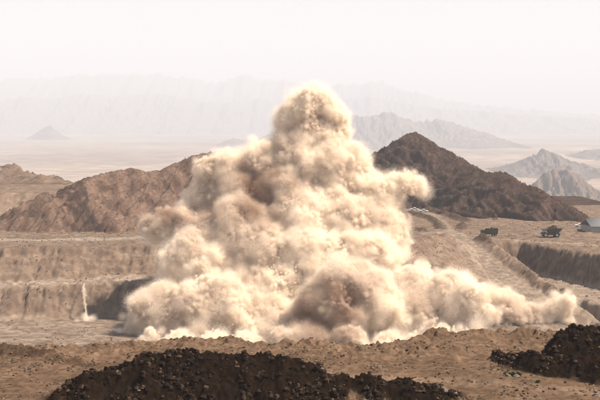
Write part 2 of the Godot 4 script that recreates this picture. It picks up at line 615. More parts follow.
# A three-axle tipper with a heaped load: nose towards +x.
func tipper_truck(at: Vector3, turn: float) -> Node3D:
	var o := base("tipper_truck", at, turn)
	var st := start()
	block(st, Vector3(0, 1.0, 0), Vector3(7.8, 0.35, 1.3))
	piece("chassis", st, M.dark_paint, o)
	st = start()
	slab(st, [[2.0, 1.1], [3.9, 1.1], [3.95, 2.0], [3.55, 3.0], [2.0, 3.05]], -1.2, 1.2)
	var cab := piece("cab", st, M.olive_paint, o)
	st = start()
	slab(st, [[3.99, 2.02], [3.6, 2.95], [3.64, 2.97], [4.03, 2.02]], -1.0, 1.0)
	piece("windscreen", st, M.glass, cab)
	st = start()
	block(st, Vector3(2.9, 2.4, 1.21), Vector3(1.0, 0.7, 0.05))
	piece("side_window", st, M.glass, cab)
	st = start()
	slab(st, [[-4.0, 1.35], [1.7, 1.3], [1.8, 3.0], [-4.1, 2.8]], -1.25, 1.25)
	piece("tipper_body", st, M.olive_paint, o)
	for k in [[-3.0, 1.0], [-1.1, 1.15], [0.8, 1.05]]:
		var heap := add_mesh("load_heap", stone_mesh(80 + int(k[0] * 3), 12, 8), M.olive_load, o)
		heap.position = Vector3(k[0], 2.95, 0)
		heap.scale = Vector3(2.3, 1.9, 2.3) * k[1]
	for z in [-1.05, 1.05]:
		for x in [2.9, -1.7, -3.0]:
			wheel(o, Vector3(x, 0.55, z), 0.55, 0.4)
	return o

func pickup(at: Vector3, turn: float) -> Node3D:
	var o := base("pickup_truck", at, turn)
	var st := start()
	slab(st, [[-2.6, 0.55], [2.5, 0.5], [2.6, 0.95], [1.3, 1.12], [0.75, 1.75], [-0.7, 1.8], [-0.9, 1.2], [-2.6, 1.2]], -0.9, 0.9)
	var body := piece("body", st, M.white_paint, o)
	for z in [-0.91, 0.91]:
		st = start()
		slab(st, [[-0.6, 1.2], [1.05, 1.2], [0.68, 1.66], [-0.6, 1.68]], z - 0.02, z + 0.02)
		piece("side_window", st, M.glass, body)
	st = start()
	slab(st, [[1.32, 1.13], [0.78, 1.74], [0.81, 1.76], [1.36, 1.14]], -0.75, 0.75)
	piece("windscreen", st, M.glass, body)
	for z in [-0.8, 0.8]:
		wheel(o, Vector3(1.6, 0.4, z), 0.4, 0.26)
		wheel(o, Vector3(-1.6, 0.4, z), 0.4, 0.26)
	return o

func shed(at: Vector3, turn: float) -> Node3D:
	var o := base("shed", at, turn)
	var st := start()
	block(st, Vector3(0, 1.6, 0), Vector3(30, 3.2, 13.6))
	var wall := piece("wall", st, M.shed_wall, o)
	st = start()
	slab_z(st, [[-7.3, 3.1], [0.0, 6.4], [7.3, 3.1], [7.3, 3.3], [0.0, 6.62], [-7.3, 3.3]], -15.4, 15.4)
	piece("roof", st, M.shed_roof, o)
	for x in [-9.0, 2.0]:
		st = start()
		block(st, Vector3(x, 1.3, 6.83), Vector3(3.2, 2.6, 0.1))
		piece("door", st, M.dark_paint, wall)
	return o

func slab_z(st: SurfaceTool, profile: Array, x0: float, x1: float) -> void:      # a profile in z, y drawn out along x
	var t := start()
	var flipped := []
	for p in profile:
		flipped.append([-p[0], p[1]])
	flipped.reverse()
	slab(t, flipped, x0, x1)
	t.generate_normals()
	st.append_from(t.commit(), 0, Transform3D(Basis(Vector3.UP, PI / 2), Vector3.ZERO))

func tuft(at: Vector3, s: int, size: float) -> Node3D:
	var r := RandomNumberGenerator.new()
	r.seed = s
	var o := base("desert_plant", at)
	var st := start()
	for k in 90:
		var a := r.randf() * TAU
		var out := Vector3(cos(a), 0, sin(a))
		var p := out * r.randf() * size * 0.5 + Vector3(0, r.randf() * size * 0.35, 0)
		var up := (Vector3.UP + out * r.randf_range(0.2, 1.1)).normalized() * size * r.randf_range(0.25, 0.5)
		var side := up.cross(out + Vector3(0.1, 0, r.randf())).normalized() * size * 0.06
		add_tri(st, p - side, p + side, p + up)
		add_tri(st, p + up * 0.6 - side * 1.6, p + up * 0.6 + side * 1.6, p + up * 1.15)
	piece("leaves", st, M.leaf, o)
	st = start()
	for k in 5:
		var a := TAU * k / 5.0
		var q := Vector3(cos(a), 0, sin(a)) * size * 0.2
		add_tri(st, Vector3(-0.02, 0, 0), Vector3(0.02, 0, 0), q + Vector3(0, size * 0.5, 0))
	piece("stems", st, M.stem, o)
	return o

# ---------------------------------------------------------------- the dust cloud
# [u, v, distance, radius in pixels]: the large billows
const BILLOWS := [
	[470, 335, 390, 12], [493, 338, 388, 12], [525, 338, 386, 11], [545, 338, 386, 8], [440, 340, 392, 14], [415, 343, 394, 13], [390, 342, 398, 16], [352, 345, 398, 15], [318, 346, 399, 13], [285, 344, 400, 15], [245, 346, 402, 14], [215, 345, 404, 12], [180, 345, 407, 12], [150, 341, 410, 9],
	[312, 101, 470, 12], [298, 109, 470, 12], [325, 107, 470, 11], [289, 121, 470, 13], [310, 122, 470, 19], [331, 120, 470, 14], [341, 132, 470, 12], [305, 140, 470, 20], [325, 145, 470, 20], [284, 138, 470, 8],
	[300, 162, 466, 25], [330, 168, 466, 25], [350, 172, 466, 18], [352, 156, 466, 10], [345, 190, 466, 25], [262, 152, 466, 9], [250, 165, 466, 15], [270, 170, 466, 17],
	[228, 168, 462, 13], [212, 172, 462, 12], [236, 190, 462, 23], [205, 190, 462, 13], [215, 205, 462, 19], [260, 200, 462, 25], [285, 195, 462, 27], [190, 208, 462, 9], [378, 188, 462, 11], [392, 186, 462, 11], [405, 184, 462, 8], [416, 186, 462, 7], [370, 205, 462, 19], [388, 205, 462, 13], [395, 220, 462, 11],
	[182, 220, 456, 12], [166, 219, 456, 11], [153, 227, 456, 9], [168, 231, 456, 10], [188, 234, 454, 14], [196, 222, 458, 14], [375, 232, 458, 25], [392, 245, 458, 15], [400, 258, 458, 13], [300, 225, 458, 40], [340, 225, 458, 34],
	[215, 240, 448, 23], [240, 230, 448, 29], [260, 255, 448, 38], [310, 265, 448, 42], [355, 260, 448, 34], [385, 275, 448, 28],
	[190, 250, 436, 15], [178, 262, 436, 13], [205, 265, 436, 19], [195, 280, 436, 17], [175, 280, 436, 9], [245, 290, 436, 24], [280, 290, 436, 26], [410, 285, 436, 21],
	[135, 325, 424, 12], [128, 333, 424, 8], [150, 312, 424, 17], [150, 330, 424, 12], [165, 300, 424, 15], [172, 320, 424, 19], [190, 305, 424, 23], [185, 330, 424, 15], [210, 300, 424, 23], [215, 325, 424, 19], [235, 310, 424, 25], [240, 332, 424, 17], [260, 325, 424, 19], [272, 318, 424, 19], [425, 305, 424, 27], [450, 295, 424, 21],
	[345, 300, 416, 35], [325, 308, 416, 25], [370, 305, 416, 29], [385, 320, 416, 19], [350, 328, 416, 21], [375, 333, 416, 13], [320, 330, 416, 15], [300, 325, 416, 13], [285, 330, 416, 13], [410, 325, 416, 19], [455, 315, 416, 23], [440, 332, 416, 14], [200, 336, 416, 12], [255, 338, 416, 12],
	[478, 300, 408, 16], [485, 318, 408, 19], [505, 305, 408, 12], [510, 322, 408, 15], [528, 315, 408, 10], [535, 328, 408, 11], [547, 318, 408, 9], [556, 306, 408, 8], [563, 301, 408, 7], [560, 322, 408, 8], [553, 333, 408, 8], [480, 334, 408, 12], [505, 335, 408, 9],
]

var gx0 := -94.0
var gy0 := -27.0
var gz0 := 392.0      # along d
var gn := Vector3i(150, 73, 76)
var coarse := PackedFloat32Array()
const GC := 1.5

func smin(a: float, b: float, k: float) -> float:
	var h := maxf(k - absf(a - b), 0.0) / k
	return minf(a, b) - h * h * k * 0.25

func cloud_shape() -> void:
	coarse.resize(gn.x * gn.y * gn.z)
	coarse.fill(30.0)
	for b in BILLOWS:
		var c := spot(b[0], b[1], b[2])
		var r: float = b[3] * b[2] / F
		var cx := c.x - gx0
		var cy := c.y - gy0
		var cz := -c.z - gz0
		var reach := r + 9.0
		var i0 := maxi(0, int((cx - reach) / GC))
		var i1 := mini(gn.x - 1, int((cx + reach) / GC) + 1)
		var j0 := maxi(0, int((cy - reach) / GC))
		var j1 := mini(gn.y - 1, int((cy + reach) / GC) + 1)
		var k0 := maxi(0, int((cz - reach) / GC))
		var k1 := mini(gn.z - 1, int((cz + reach) / GC) + 1)
		for k in range(k0, k1 + 1):
			var dz := k * GC - cz
			for j in range(j0, j1 + 1):
				var dy := j * GC - cy
				var row := (k * gn.y + j) * gn.x
				for i in range(i0, i1 + 1):
					var dx := i * GC - cx
					var s := sqrt(dx * dx + dy * dy + dz * dz) - r
					if s < 9.0:
						coarse[row + i] = smin(coarse[row + i], s, 3.0)

var p1 := puffs(11, 15.0)
var p2 := puffs(12, 7.5)
var p3 := puffs(13, 3.4)
var w1 := noise(14, 26.0, 2)
var w2 := noise(15, 26.0, 2)
var w3 := noise(16, 2.2, 2)
var p4 := puffs(17, 1.7)

func cloud_bump(x: float, y: float, z: float) -> float:
	var wx := x + w1.get_noise_3d(x, y, z) * 8.0
	var wy := y + w2.get_noise_3d(x, y, z) * 8.0
	var wz := z + w1.get_noise_3d(z + 90.0, x, y) * 8.0
	var a := p1.get_noise_3d(wx, wy, wz) + 1.0
	var b := p2.get_noise_3d(wx, wy, wz) + 1.0
	var c := p3.get_noise_3d(wx, wy, wz) + 1.0
	var e := p4.get_noise_3d(wx, wy, wz) + 1.0
	var crisp := 1.0 - 0.3 * smoothstep(430.0, 446.0, z)      # the older dust behind has smeared out
	return 4.6 * (0.33 - a * a) + 3.6 * (0.33 - b * b) + crisp * (2.0 * (0.32 - c * c) + 0.9 * (0.32 - e * e)) + 0.5 * w3.get_noise_3d(x, y, z)

# Samples the lumpy cloud on a grid of 2 m / n and meshes the surface where it equals iso (surface nets).
func cloud_mesh(n: int, iso: float, bump: float) -> ArrayMesh:
	var nx := (gn.x - 1) * n + 1
	var ny := (gn.y - 1) * n + 1
	var nz := (gn.z - 1) * n + 1
	var cell := GC / n
	var f := PackedFloat32Array()
	f.resize(nx * ny * nz)
	f.fill(10.0)
	var band := PackedInt32Array()
	var inv := 1.0 / n
	for k in gn.z - 1:
		for j in gn.y - 1:
			for i in gn.x - 1:
				var at := (k * gn.y + j) * gn.x + i
				var c000 := coarse[at]
				if c000 - iso > 8.0:
					continue
				var inside := c000 - iso < -9.0
				var c100 := coarse[at + 1]
				var c010 := coarse[at + gn.x]
				var c110 := coarse[at + gn.x + 1]
				at += gn.x * gn.y
				var c001 := coarse[at]
				var c101 := coarse[at + 1]
				var c011 := coarse[at + gn.x]
				var c111 := coarse[at + gn.x + 1]
				for kk in n:
					var tz := kk * inv
					for jj in n:
						var ty := jj * inv
						var row := ((k * n + kk) * ny + j * n + jj) * nx + i * n
						var e0 := lerpf(lerpf(c000, c010, ty), lerpf(c001, c011, ty), tz)
						var e1 := lerpf(lerpf(c100, c110, ty), lerpf(c101, c111, ty), tz)
						for ii in n:
							if inside:
								f[row + ii] = -10.0
								continue
							var x := gx0 + (i * n + ii) * cell
							var y := gy0 + (j * n + jj) * cell
							var z := gz0 + (k * n + kk) * cell
							f[row + ii] = lerpf(e0, e1, ii * inv) - iso - bump * cloud_bump(x, y, z)
							band.append(row + ii)
	# surface nets over the band
	var index := PackedInt32Array()
	var ids := {}
	var verts := PackedVector3Array()
	var normals := PackedVector3Array()
	var sy := nx
	var sz := nx * ny
	for at in band:
		var i := at % nx
		var j := (at / nx) % ny
		var k := at / sz
		if i >= nx - 1 or j >= ny - 1 or k >= nz - 1:
			continue
		var a0 := f[at]
		var a1 := f[at + 1]
		var a2 := f[at + sy]
		var a3 := f[at + sy + 1]
		var a4 := f[at + sz]
		var a5 := f[at + sz + 1]
		var a6 := f[at + sz + sy]
		var a7 := f[at + sz + sy + 1]
		var m := int(a0 < 0) + int(a1 < 0) + int(a2 < 0) + int(a3 < 0) + int(a4 < 0) + int(a5 < 0) + int(a6 < 0) + int(a7 < 0)
		if m == 0 or m == 8:
			continue
		var p := Vector3.ZERO
		var c := 0
		if (a0 < 0) != (a1 < 0): p += Vector3(a0 / (a0 - a1), 0, 0); c += 1
		if (a2 < 0) != (a3 < 0): p += Vector3(a2 / (a2 - a3), 1, 0); c += 1
		if (a4 < 0) != (a5 < 0): p += Vector3(a4 / (a4 - a5), 0, 1); c += 1
		if (a6 < 0) != (a7 < 0): p += Vector3(a6 / (a6 - a7), 1, 1); c += 1
		if (a0 < 0) != (a2 < 0): p += Vector3(0, a0 / (a0 - a2), 0); c += 1
		if (a1 < 0) != (a3 < 0): p += Vector3(1, a1 / (a1 - a3), 0); c += 1
		if (a4 < 0) != (a6 < 0): p += Vector3(0, a4 / (a4 - a6), 1); c += 1
		if (a5 < 0) != (a7 < 0): p += Vector3(1, a5 / (a5 - a7), 1); c += 1
		if (a0 < 0) != (a4 < 0): p += Vector3(0, 0, a0 / (a0 - a4)); c += 1
		if (a1 < 0) != (a5 < 0): p += Vector3(1, 0, a1 / (a1 - a5)); c += 1
		if (a2 < 0) != (a6 < 0): p += Vector3(0, 1, a2 / (a2 - a6)); c += 1
		if (a3 < 0) != (a7 < 0): p += Vector3(1, 1, a3 / (a3 - a7)); c += 1
		p /= c
		ids[at] = verts.size()
		verts.append(Vector3(gx0 + (i + p.x) * cell, gy0 + (j + p.y) * cell, -(gz0 + (k + p.z) * cell)))
		var g := Vector3(a1 - a0 + a3 - a2 + a5 - a4 + a7 - a6, a2 - a0 + a3 - a1 + a6 - a4 + a7 - a5, -(a4 - a0 + a5 - a1 + a6 - a2 + a7 - a3))
		normals.append(g.normalized())
	for at in ids:
		var a0 := f[at] < 0
		# the three grid edges that start at this cell's first corner
		if a0 != (f[at + 1] < 0) and ids.has(at - sy) and ids.has(at - sz) and ids.has(at - sy - sz):
			quad(index, ids[at], ids[at - sy], ids[at - sy - sz], ids[at - sz], a0)
		if a0 != (f[at + sy] < 0) and ids.has(at - 1) and ids.has(at - sz) and ids.has(at - 1 - sz):
			quad(index, ids[at], ids[at - sz], ids[at - sz - 1], ids[at - 1], a0)
		if a0 != (f[at + sz] < 0) and ids.has(at - 1) and ids.has(at - sy) and ids.has(at - 1 - sy):
			quad(index, ids[at], ids[at - 1], ids[at - 1 - sy], ids[at - sy], a0)
	var colors := PackedColorArray()
	for p in verts:
		colors.append(dust_tint(p))
	var arrays := []
	arrays.resize(Mesh.ARRAY_MAX)
	arrays[Mesh.ARRAY_VERTEX] = verts
	arrays[Mesh.ARRAY_NORMAL] = normals
	arrays[Mesh.ARRAY_COLOR] = colors
	arrays[Mesh.ARRAY_INDEX] = index
	var am := ArrayMesh.new()
	am.add_surface_from_arrays(Mesh.PRIMITIVE_TRIANGLES, arrays)
	print("cloud surface ", iso, ": ", verts.size(), " vertices")
	return am

func quad(index: PackedInt32Array, a: int, b: int, c: int, d: int, flip: bool) -> void:
	if flip:
		index.append_array([a, b, c, a, c, d])
	else:
		index.append_array([a, c, b, a, d, c])

# A loose ball of dust flecks, radius about 1: many small faces turned every way, thinning outwards.
func fleck_ball(count: int, size: float, s: int) -> ArrayMesh:
	var r := RandomNumberGenerator.new()
	r.seed = s
	var verts := PackedVector3Array()
	for i in count:
		var c := Vector3(r.randfn(), r.randfn(), r.randfn()) * 0.45
		if c.length() > 1.35:
			c *= 0.6
		var a := Vector3(r.randfn(), r.randfn(), r.randfn()).normalized()
		var b := a.cross(Vector3(r.randfn(), r.randfn(), r.randfn())).normalized()
		var k := size * r.randf_range(0.6, 1.3)
		verts.append(c + a * k)
		verts.append(c + (b * 0.87 - a * 0.5) * k)
		verts.append(c - (b * 0.87 + a * 0.5) * k)
	var arrays := []
	arrays.resize(Mesh.ARRAY_MAX)
	arrays[Mesh.ARRAY_VERTEX] = verts
	var am := ArrayMesh.new()
	am.add_surface_from_arrays(Mesh.PRIMITIVE_TRIANGLES, arrays)
	return am

func scatter_puffs(core: ArrayMesh, parent: Node, mat: Material, count: int, ball: ArrayMesh, rmin: float, rmax: float, out: float, s: int, called: String) -> void:
	var r := RandomNumberGenerator.new()
	r.seed = s
	var arrays := core.surface_get_arrays(0)
	var vs: PackedVector3Array = arrays[Mesh.ARRAY_VERTEX]
	var ns: PackedVector3Array = arrays[Mesh.ARRAY_NORMAL]
	var mm := MultiMesh.new()
	mm.transform_format = MultiMesh.TRANSFORM_3D
	mm.use_colors = true
	mm.mesh = ball
	mm.instance_count = count
	for i in count:
		var k := r.randi() % vs.size()
		var tries := 0
		while ns[k].z < -0.3 and tries < 3:
			k = r.randi() % vs.size()
			tries += 1
		var rad := lerpf(rmin, rmax, pow(r.randf(), 2.0))
		var p := vs[k] + ns[k] * (out * -log(1.0 - 0.95 * r.randf()) - 0.3 * rad) + Vector3(r.randfn(), r.randfn(), r.randfn()) * 0.4
		var q := Basis(Vector3(r.randfn(), r.randfn(), r.randfn()).normalized(), r.randf() * TAU)
		mm.set_instance_transform(i, Transform3D(q.scaled(Vector3.ONE * rad), p))
		mm.set_instance_color(i, dust_tint(p))
	var o := MultiMeshInstance3D.new()
	o.name = called
	o.multimesh = mm
	o.material_override = mat
	parent.add_child(o, true)
	o.position = -parent.position
	o.set_meta("kind", "stuff")

func place_puffs(parent: Node, mat: Material, ball: ArrayMesh, spots: Array, called: String) -> void:
	var r := RandomNumberGenerator.new()
	r.seed = 55
	var mm := MultiMesh.new()
	mm.transform_format = MultiMesh.TRANSFORM_3D
	mm.use_colors = true
	mm.mesh = ball
	mm.instance_count = spots.size()
	for i in spots.size():
		var q := Basis(Vector3(r.randfn(), r.randfn(), r.randfn()).normalized(), r.randf() * TAU)
		mm.set_instance_transform(i, Transform3D(q.scaled(Vector3.ONE * spots[i][1]), spots[i][0]))
		mm.set_instance_color(i, dust_tint(spots[i][0]))
	var o := MultiMeshInstance3D.new()
	o.name = called
	o.multimesh = mm
	o.material_override = mat
	parent.add_child(o, true)
	o.position = -parent.position
	o.set_meta("kind", "stuff")

# The dust is pale rock flour with browner earth thrown up in jets; [u, v, d, radius px, how brown].
const JETS := [[158, 224, 456, 15, 0.5], [178, 226, 454, 13, 0.55], [198, 220, 452, 14, 0.5], [252, 186, 450, 18, 0.85], [262, 205, 446, 16, 0.5], [293, 180, 448, 10, 0.6], [228, 222, 444, 18, 0.5], [330, 298, 400, 24, 0.75], [350, 312, 398, 16, 0.6], [302, 330, 404, 18, 0.75], [425, 300, 408, 18, 0.35], [296, 126, 462, 12, 0.3], [255, 285, 424, 14, 0.4]]
var tint_noise := noise(58, 20.0, 3)

func dust_tint(p: Vector3) -> Color:
	var t := 0.05 + 0.36 * tint_noise.get_noise_3dv(p)
	var bent := p + Vector3(w1.get_noise_3dv(p), w2.get_noise_3dv(p), 0.0) * 9.0 + Vector3(tint_noise.get_noise_3dv(p * 3.0), tint_noise.get_noise_3dv(p * 3.0 + Vector3.ONE * 70.0), 0.0) * 4.0
	for j in JETS:
		var c := spot(j[0], j[1], j[2])
		var r: float = 1.25 * j[3] * j[2] / F
		var q := (bent - c) / Vector3(r, r, r * 2.0)
		t += j[4] * exp(-q.length_squared() * 1.2) * (1.0 + tint_noise.get_noise_3dv(p * 1.7))
	return Color(0.955, 0.868, 0.757).lerp(Color(0.44, 0.29, 0.195), clampf(t, 0.0, 1.0))

func _ready():
	var t0 := Time.get_ticks_msec()
	rng.seed = 4
	# --- camera, sky, sun
	var cam := Camera3D.new()
	cam.name = "camera"
	add_child(cam)
	cam.projection = Camera3D.PROJECTION_FRUSTUM
	cam.near = 1.0
	cam.far = 90000.0
	cam.size = 400.0 / F
	cam.frustum_offset = Vector2(0, -(200.0 - HORIZON) / F)
	cam.position = Vector3(0, EYE, 0)
	var we := WorldEnvironment.new()
	we.name = "world_environment"
	var env := Environment.new()
	env.background_mode = Environment.BG_SKY
	env.sky = Sky.new()
	var sm := ProceduralSkyMaterial.new()
	sm.sky_top_color = Color(0.37, 0.42, 0.49)
	sm.sky_horizon_color = Color(0.695, 0.69, 0.685)
	sm.ground_horizon_color = Color(0.66, 0.64, 0.62)
	sm.ground_bottom_color = Color(0.5, 0.45, 0.4)
	sm.sky_curve = 0.2
	sm.sun_angle_max = 1.0
	env.sky.sky_material = sm
	env.tonemap_mode = Environment.TONE_MAPPER_LINEAR
	env.tonemap_exposure = 2.65
	env.sdfgi_enabled = true
	env.ssao_enabled = true
	env.ssil_enabled = true
	env.fog_enabled = true
	env.fog_density = 1.25e-4
	env.fog_light_color = Color(0.945, 0.957, 0.992)
	we.environment = env
	add_child(we)
	var sun := DirectionalLight3D.new()
	sun.name = "sun"
	add_child(sun)
	sun.look_at_from_position(Vector3(0.54, 0.84, 0.02) * 100.0, Vector3.ZERO)
	sun.light_energy = 1.6
	sun.light_angular_distance = 0.5
	sun.light_color = Color(1.0, 0.945, 0.875)
	sun.shadow_enabled = true

	# --- materials
	M.fine_grain = grain(61, 9.0, 4, 0.62)
	M.wide_grain = grain(62, 40.0, 5, 0.66)
	M.relief = grain(63, 12.0, 5, 0.0)
	M.terrace = earth(Color(1, 1, 1) * 1.5, 2.3, 17.0, 9.0)
	M.mine = earth(Color(1, 1, 1) * 1.5, 9.0, 70.0, 55.0)
	M.hill = earth(Color(1, 1, 1) * 1.5, 7.0, 60.0, 35.0)
	M.far = earth(Color(1, 1, 1) * 1.5, 300.0, 2600.0, 0.0)
	M.stone = earth(Color(1, 1, 1) * 1.4, 1.1, 6.0, 0.0)
	M.boulder = earth(Color(0.30, 0.235, 0.20), 0.6, 3.0, 0.0, false)
	M.rubber = plain_mat(Color(0.02, 0.02, 0.02), 0.9)
	M.rim = plain_mat(Color(0.35, 0.33, 0.3), 0.6)
	M.dark_paint = plain_mat(Color(0.035, 0.03, 0.028), 0.6)
	M.truck_paint = plain_mat(Color(0.028, 0.022, 0.018), 0.65)
	M.white_paint = plain_mat(Color(0.72, 0.70, 0.66), 0.5)
	M.olive_paint = plain_mat(Color(0.03, 0.029, 0.016), 0.65)
	M.olive_load = earth(Color(0.05, 0.046, 0.025), 0.8, 4.0, 0.0, false)
	M.dark_rock = earth(Color(0.09, 0.065, 0.05), 0.8, 4.0, 0.0, false)
	M.glass = plain_mat(Color(0.02, 0.025, 0.03), 0.15)
	M.shed_wall = plain_mat(Color(0.27, 0.25, 0.23), 0.8)
	M.shed_roof = plain_mat(Color(0.24, 0.24, 0.245), 0.8)
	M.leaf = plain_mat(Color(0.06, 0.10, 0.03), 0.8)
	M.stem = plain_mat(Color(0.12, 0.08, 0.05), 0.9)

	# --- the far land
	var ranges := [
		["far_mountain_range", [[-80, 96], [-40, 86], [0, 80], [25, 77], [60, 78], [100, 74], [150, 73], [190, 77], [215, 81], [230, 80], [240, 75], [246, 73], [254, 77], [265, 79], [280, 79], [300, 83], [330, 85], [365, 82], [382, 80], [392, 85], [400, 90], [430, 96], [450, 100], [480, 105], [520, 109], [560, 112], [600, 114], [700, 116]], 23000.0, 5200.0, 101, Color(0.17, 0.135, 0.12)],
		["distant_mountain_range", [[-100, 112], [-40, 104], [0, 100], [20, 96], [50, 99], [80, 93], [120, 97], [150, 92], [190, 99], [230, 103], [260, 98], [300, 104], [340, 101], [370, 96], [400, 102], [440, 108], [500, 113], [600, 119]], 18000.0, 2600.0, 171, Color(0.17, 0.135, 0.12)],
		["middle_mountain_range", [[215, 146], [225, 141], [233, 138], [240, 141], [250, 143], [262, 137], [275, 132], [300, 127], [325, 121], [340, 119], [352, 115], [365, 117], [375, 114], [384, 112], [391, 112], [400, 117], [415, 122], [428, 121], [438, 119], [447, 120], [455, 124], [470, 128], [480, 131], [495, 136], [510, 143], [530, 150]], 9800.0, 2000.0, 111, Color(0.15, 0.118, 0.105)],
		["low_mountain_range", [[520, 152], [535, 147], [550, 143], [565, 145], [580, 143], [600, 145], [640, 146], [700, 150]], 12000.0, 1300.0, 121, Color(0.16, 0.128, 0.115)],
		["cone_mountain", [[22, 142], [30, 137], [38, 131], [44, 127], [49, 124], [54, 129], [58, 130], [64, 135], [78, 142]], 11500.0, 420.0, 131, Color(0.15, 0.11, 0.10)],
		["grey_mountain", [[490, 178], [500, 170], [510, 165], [522, 160], [530, 156], [538, 151], [545, 148], [552, 152], [562, 156], [575, 161], [590, 166], [610, 170], [650, 180]], 4500.0, 620.0, 141, Color(0.135, 0.105, 0.092)],
		["ridge_mountain", [[560, 165], [575, 156], [590, 151], [600, 150], [620, 146], [660, 158]], 6200.0, 700.0, 151, Color(0.14, 0.11, 0.098)],
		["brown_foothill", [[520, 200], [530, 186], [538, 180], [545, 174], [553, 170], [562, 168], [572, 172], [580, 177], [592, 186], [602, 194], [612, 202]], 2900.0, 240.0, 161, Color(0.15, 0.11, 0.09)],
	]
	for r in ranges:
		tag(add_mesh(r[0], range_mesh(r[1], r[2], r[3], r[4], r[5]), M.far), "", "", "", "structure")
	var ds := PackedFloat32Array()
	var dd := 800.0
	while dd < 60000.0:
		ds.append(dd)
		dd *= 1.035
	tag(add_mesh("desert_plain", ground(steps(-26000, 26000, 400), ds, plain_height, plain_tint), M.far), "", "", "", "structure")
	var px := steps(-420, 420, 3.0)
	tag(add_mesh("mine_plateau", ground(join([steps(-1400, -424, 12), px, steps(432, 1400, 12)]), join([steps(717, 1000, 2.4), steps(1006, 1800, 9)]), plateau_height, plateau_tint), M.mine), "", "", "", "structure")
	print("far land ", Time.get_ticks_msec() - t0)

	# --- the two hills
	var dark := new_hill([[318, 225, 745], [335, 205, 752], [352, 184, 760], [365, 168, 765], [380, 158, 768], [395, 145, 770], [408, 134, 770], [415, 132, 768], [425, 138, 760], [440, 150, 746], [455, 160, 728], [470, 167, 708], [487, 172, 684], [500, 172, 670], [510, 176, 658], [520, 183, 646], [533, 186, 636], [545, 195, 628], [560, 203, 620], [580, 213, 612], [600, 223, 605]], 0.6, 0.8, 201, 0.7)
	var dark_tint := func(x: float, d: float, _y: float) -> Color:
		var c := Color(0.088, 0.056, 0.046).lerp(Color(0.135, 0.087, 0.069), clampf(0.4 + n12.get_noise_2d(x, d * 0.5) * 1.3, 0.0, 1.0))
		c *= 1.0 + 0.35 * n2.get_noise_2d(x, d)
		c.a = 1.0
		return c
	tag(add_mesh("dark_rock_hill", ground(steps(-20, 215, 0.85), steps(575, 860, 1.1), func(x, d): return hill_height(dark, x, d), dark_tint), M.hill), "", "", "", "structure")
	var brown := new_hill([[-40, 240, 540], [-15, 234, 550], [0, 229, 556], [10, 223, 560], [25, 213, 566], [45, 203, 574], [60, 193, 580], [75, 185, 586], [80, 179, 590], [90, 176, 596], [110, 172, 606], [120, 170, 612], [135, 168, 618], [150, 172, 622], [160, 170, 626], [175, 163, 634], [195, 156, 640], [210, 152, 644], [225, 150, 648], [235, 151, 650], [245, 156, 652], [262, 170, 655], [300, 200, 655]], 0.5, 0.75, 211, -0.5)
	var brown_tint := func(x: float, d: float, _y: float) -> Color:
		var c := Color(0.275, 0.182, 0.136).lerp(Color(0.155, 0.098, 0.074), clampf(0.4 + n12.get_noise_2d(x, d * 0.6) * 1.4, 0.0, 1.0))
		# dark rock breaks through along the left spur
		c = c.lerp(Color(0.075, 0.05, 0.042), 0.85 * smoothstep(0.1, 0.4, n5.get_noise_2d(x * 0.8, d * 0.8) + 0.7 * smoothstep(14.0, 2.0, absf(x + 122.0 + (d - 585.0) * 0.5)) - 0.25))
		c *= 1.0 + 0.35 * n2.get_noise_2d(x, d)
		c.a = 1.0
		return c
	tag(add_mesh("brown_rock_hill", ground(steps(-215, 35, 0.85), steps(520, 730, 1.0), func(x, d): return hill_height(brown, x, d), brown_tint), M.hill), "", "", "", "structure")
	print("hills ", Time.get_ticks_msec() - t0)

	# --- pit, road, trench
	for k in 8:
		var d := lerpf(545.0, 390.0, k / 7.0)
		road_line.append(Vector3(72.0 + (520.0 - d) * 0.18 - 1.0, 8.0, d))
	road_up = bank([[402, 209], [420, 211], [432, 215], [441, 222], [449, 232], [470, 237], [520, 240], [600, 246]], 0.0, 3.4)
	dust_road = bank([[-20, 239], [40, 240], [90, 239], [140, 238], [200, 238]], 0.0, 7.0)
	var ramp_berm := PackedVector3Array()
	for k in 12:
		var d := lerpf(517.0, 408.0, k / 11.0)
		ramp_berm.append(Vector3(72.0 + (520.0 - d) * 0.18 + 11.5 + n12.get_noise_2d(d, 1.0) * 2.0, ramp_y(d) + 3.0 + n12.get_noise_2d(d, 20.0) * 1.6, d))
	for b in [
		[bank([[409, 213.5], [421, 216], [431, 219], [437, 223], [441, 229]], 0.0, 1.8), 0.75, 0.5, 0.8],
		[bank([[413, 208], [428, 209.5], [440, 213], [452, 216.5], [462, 220], [467, 221]], 0.0, 2.0), 0.75, 0.5, 0.8],
		[bank([[462, 225], [461, 229]], 0.0, 1.6), 0.75, 0.5, 0.8],
		[bank([[405, 231], [414, 230], [423, 231]], 0.0, 1.6), 0.7, 0.6, 0.7],
		[ramp_berm, 0.9, 0.7, 0.85],
		[bank([[414, 256], [424, 251], [434, 246], [444, 246]], 0.0, 5.0), 0.5, 1.5, 0.0],
	]:
		var lo := Vector3(1e9, 0, 1e9)
		var hi := -lo
		for p in b[0]:
			lo = lo.min(p)
			hi = hi.max(p)
		banks.append([b[0], b[1], b[2], lo.x - 14.0, hi.x + 14.0, lo.z - 14.0, hi.z + 14.0, b[3]])
	var r2 := RandomNumberGenerator.new()
	r2.seed = 9
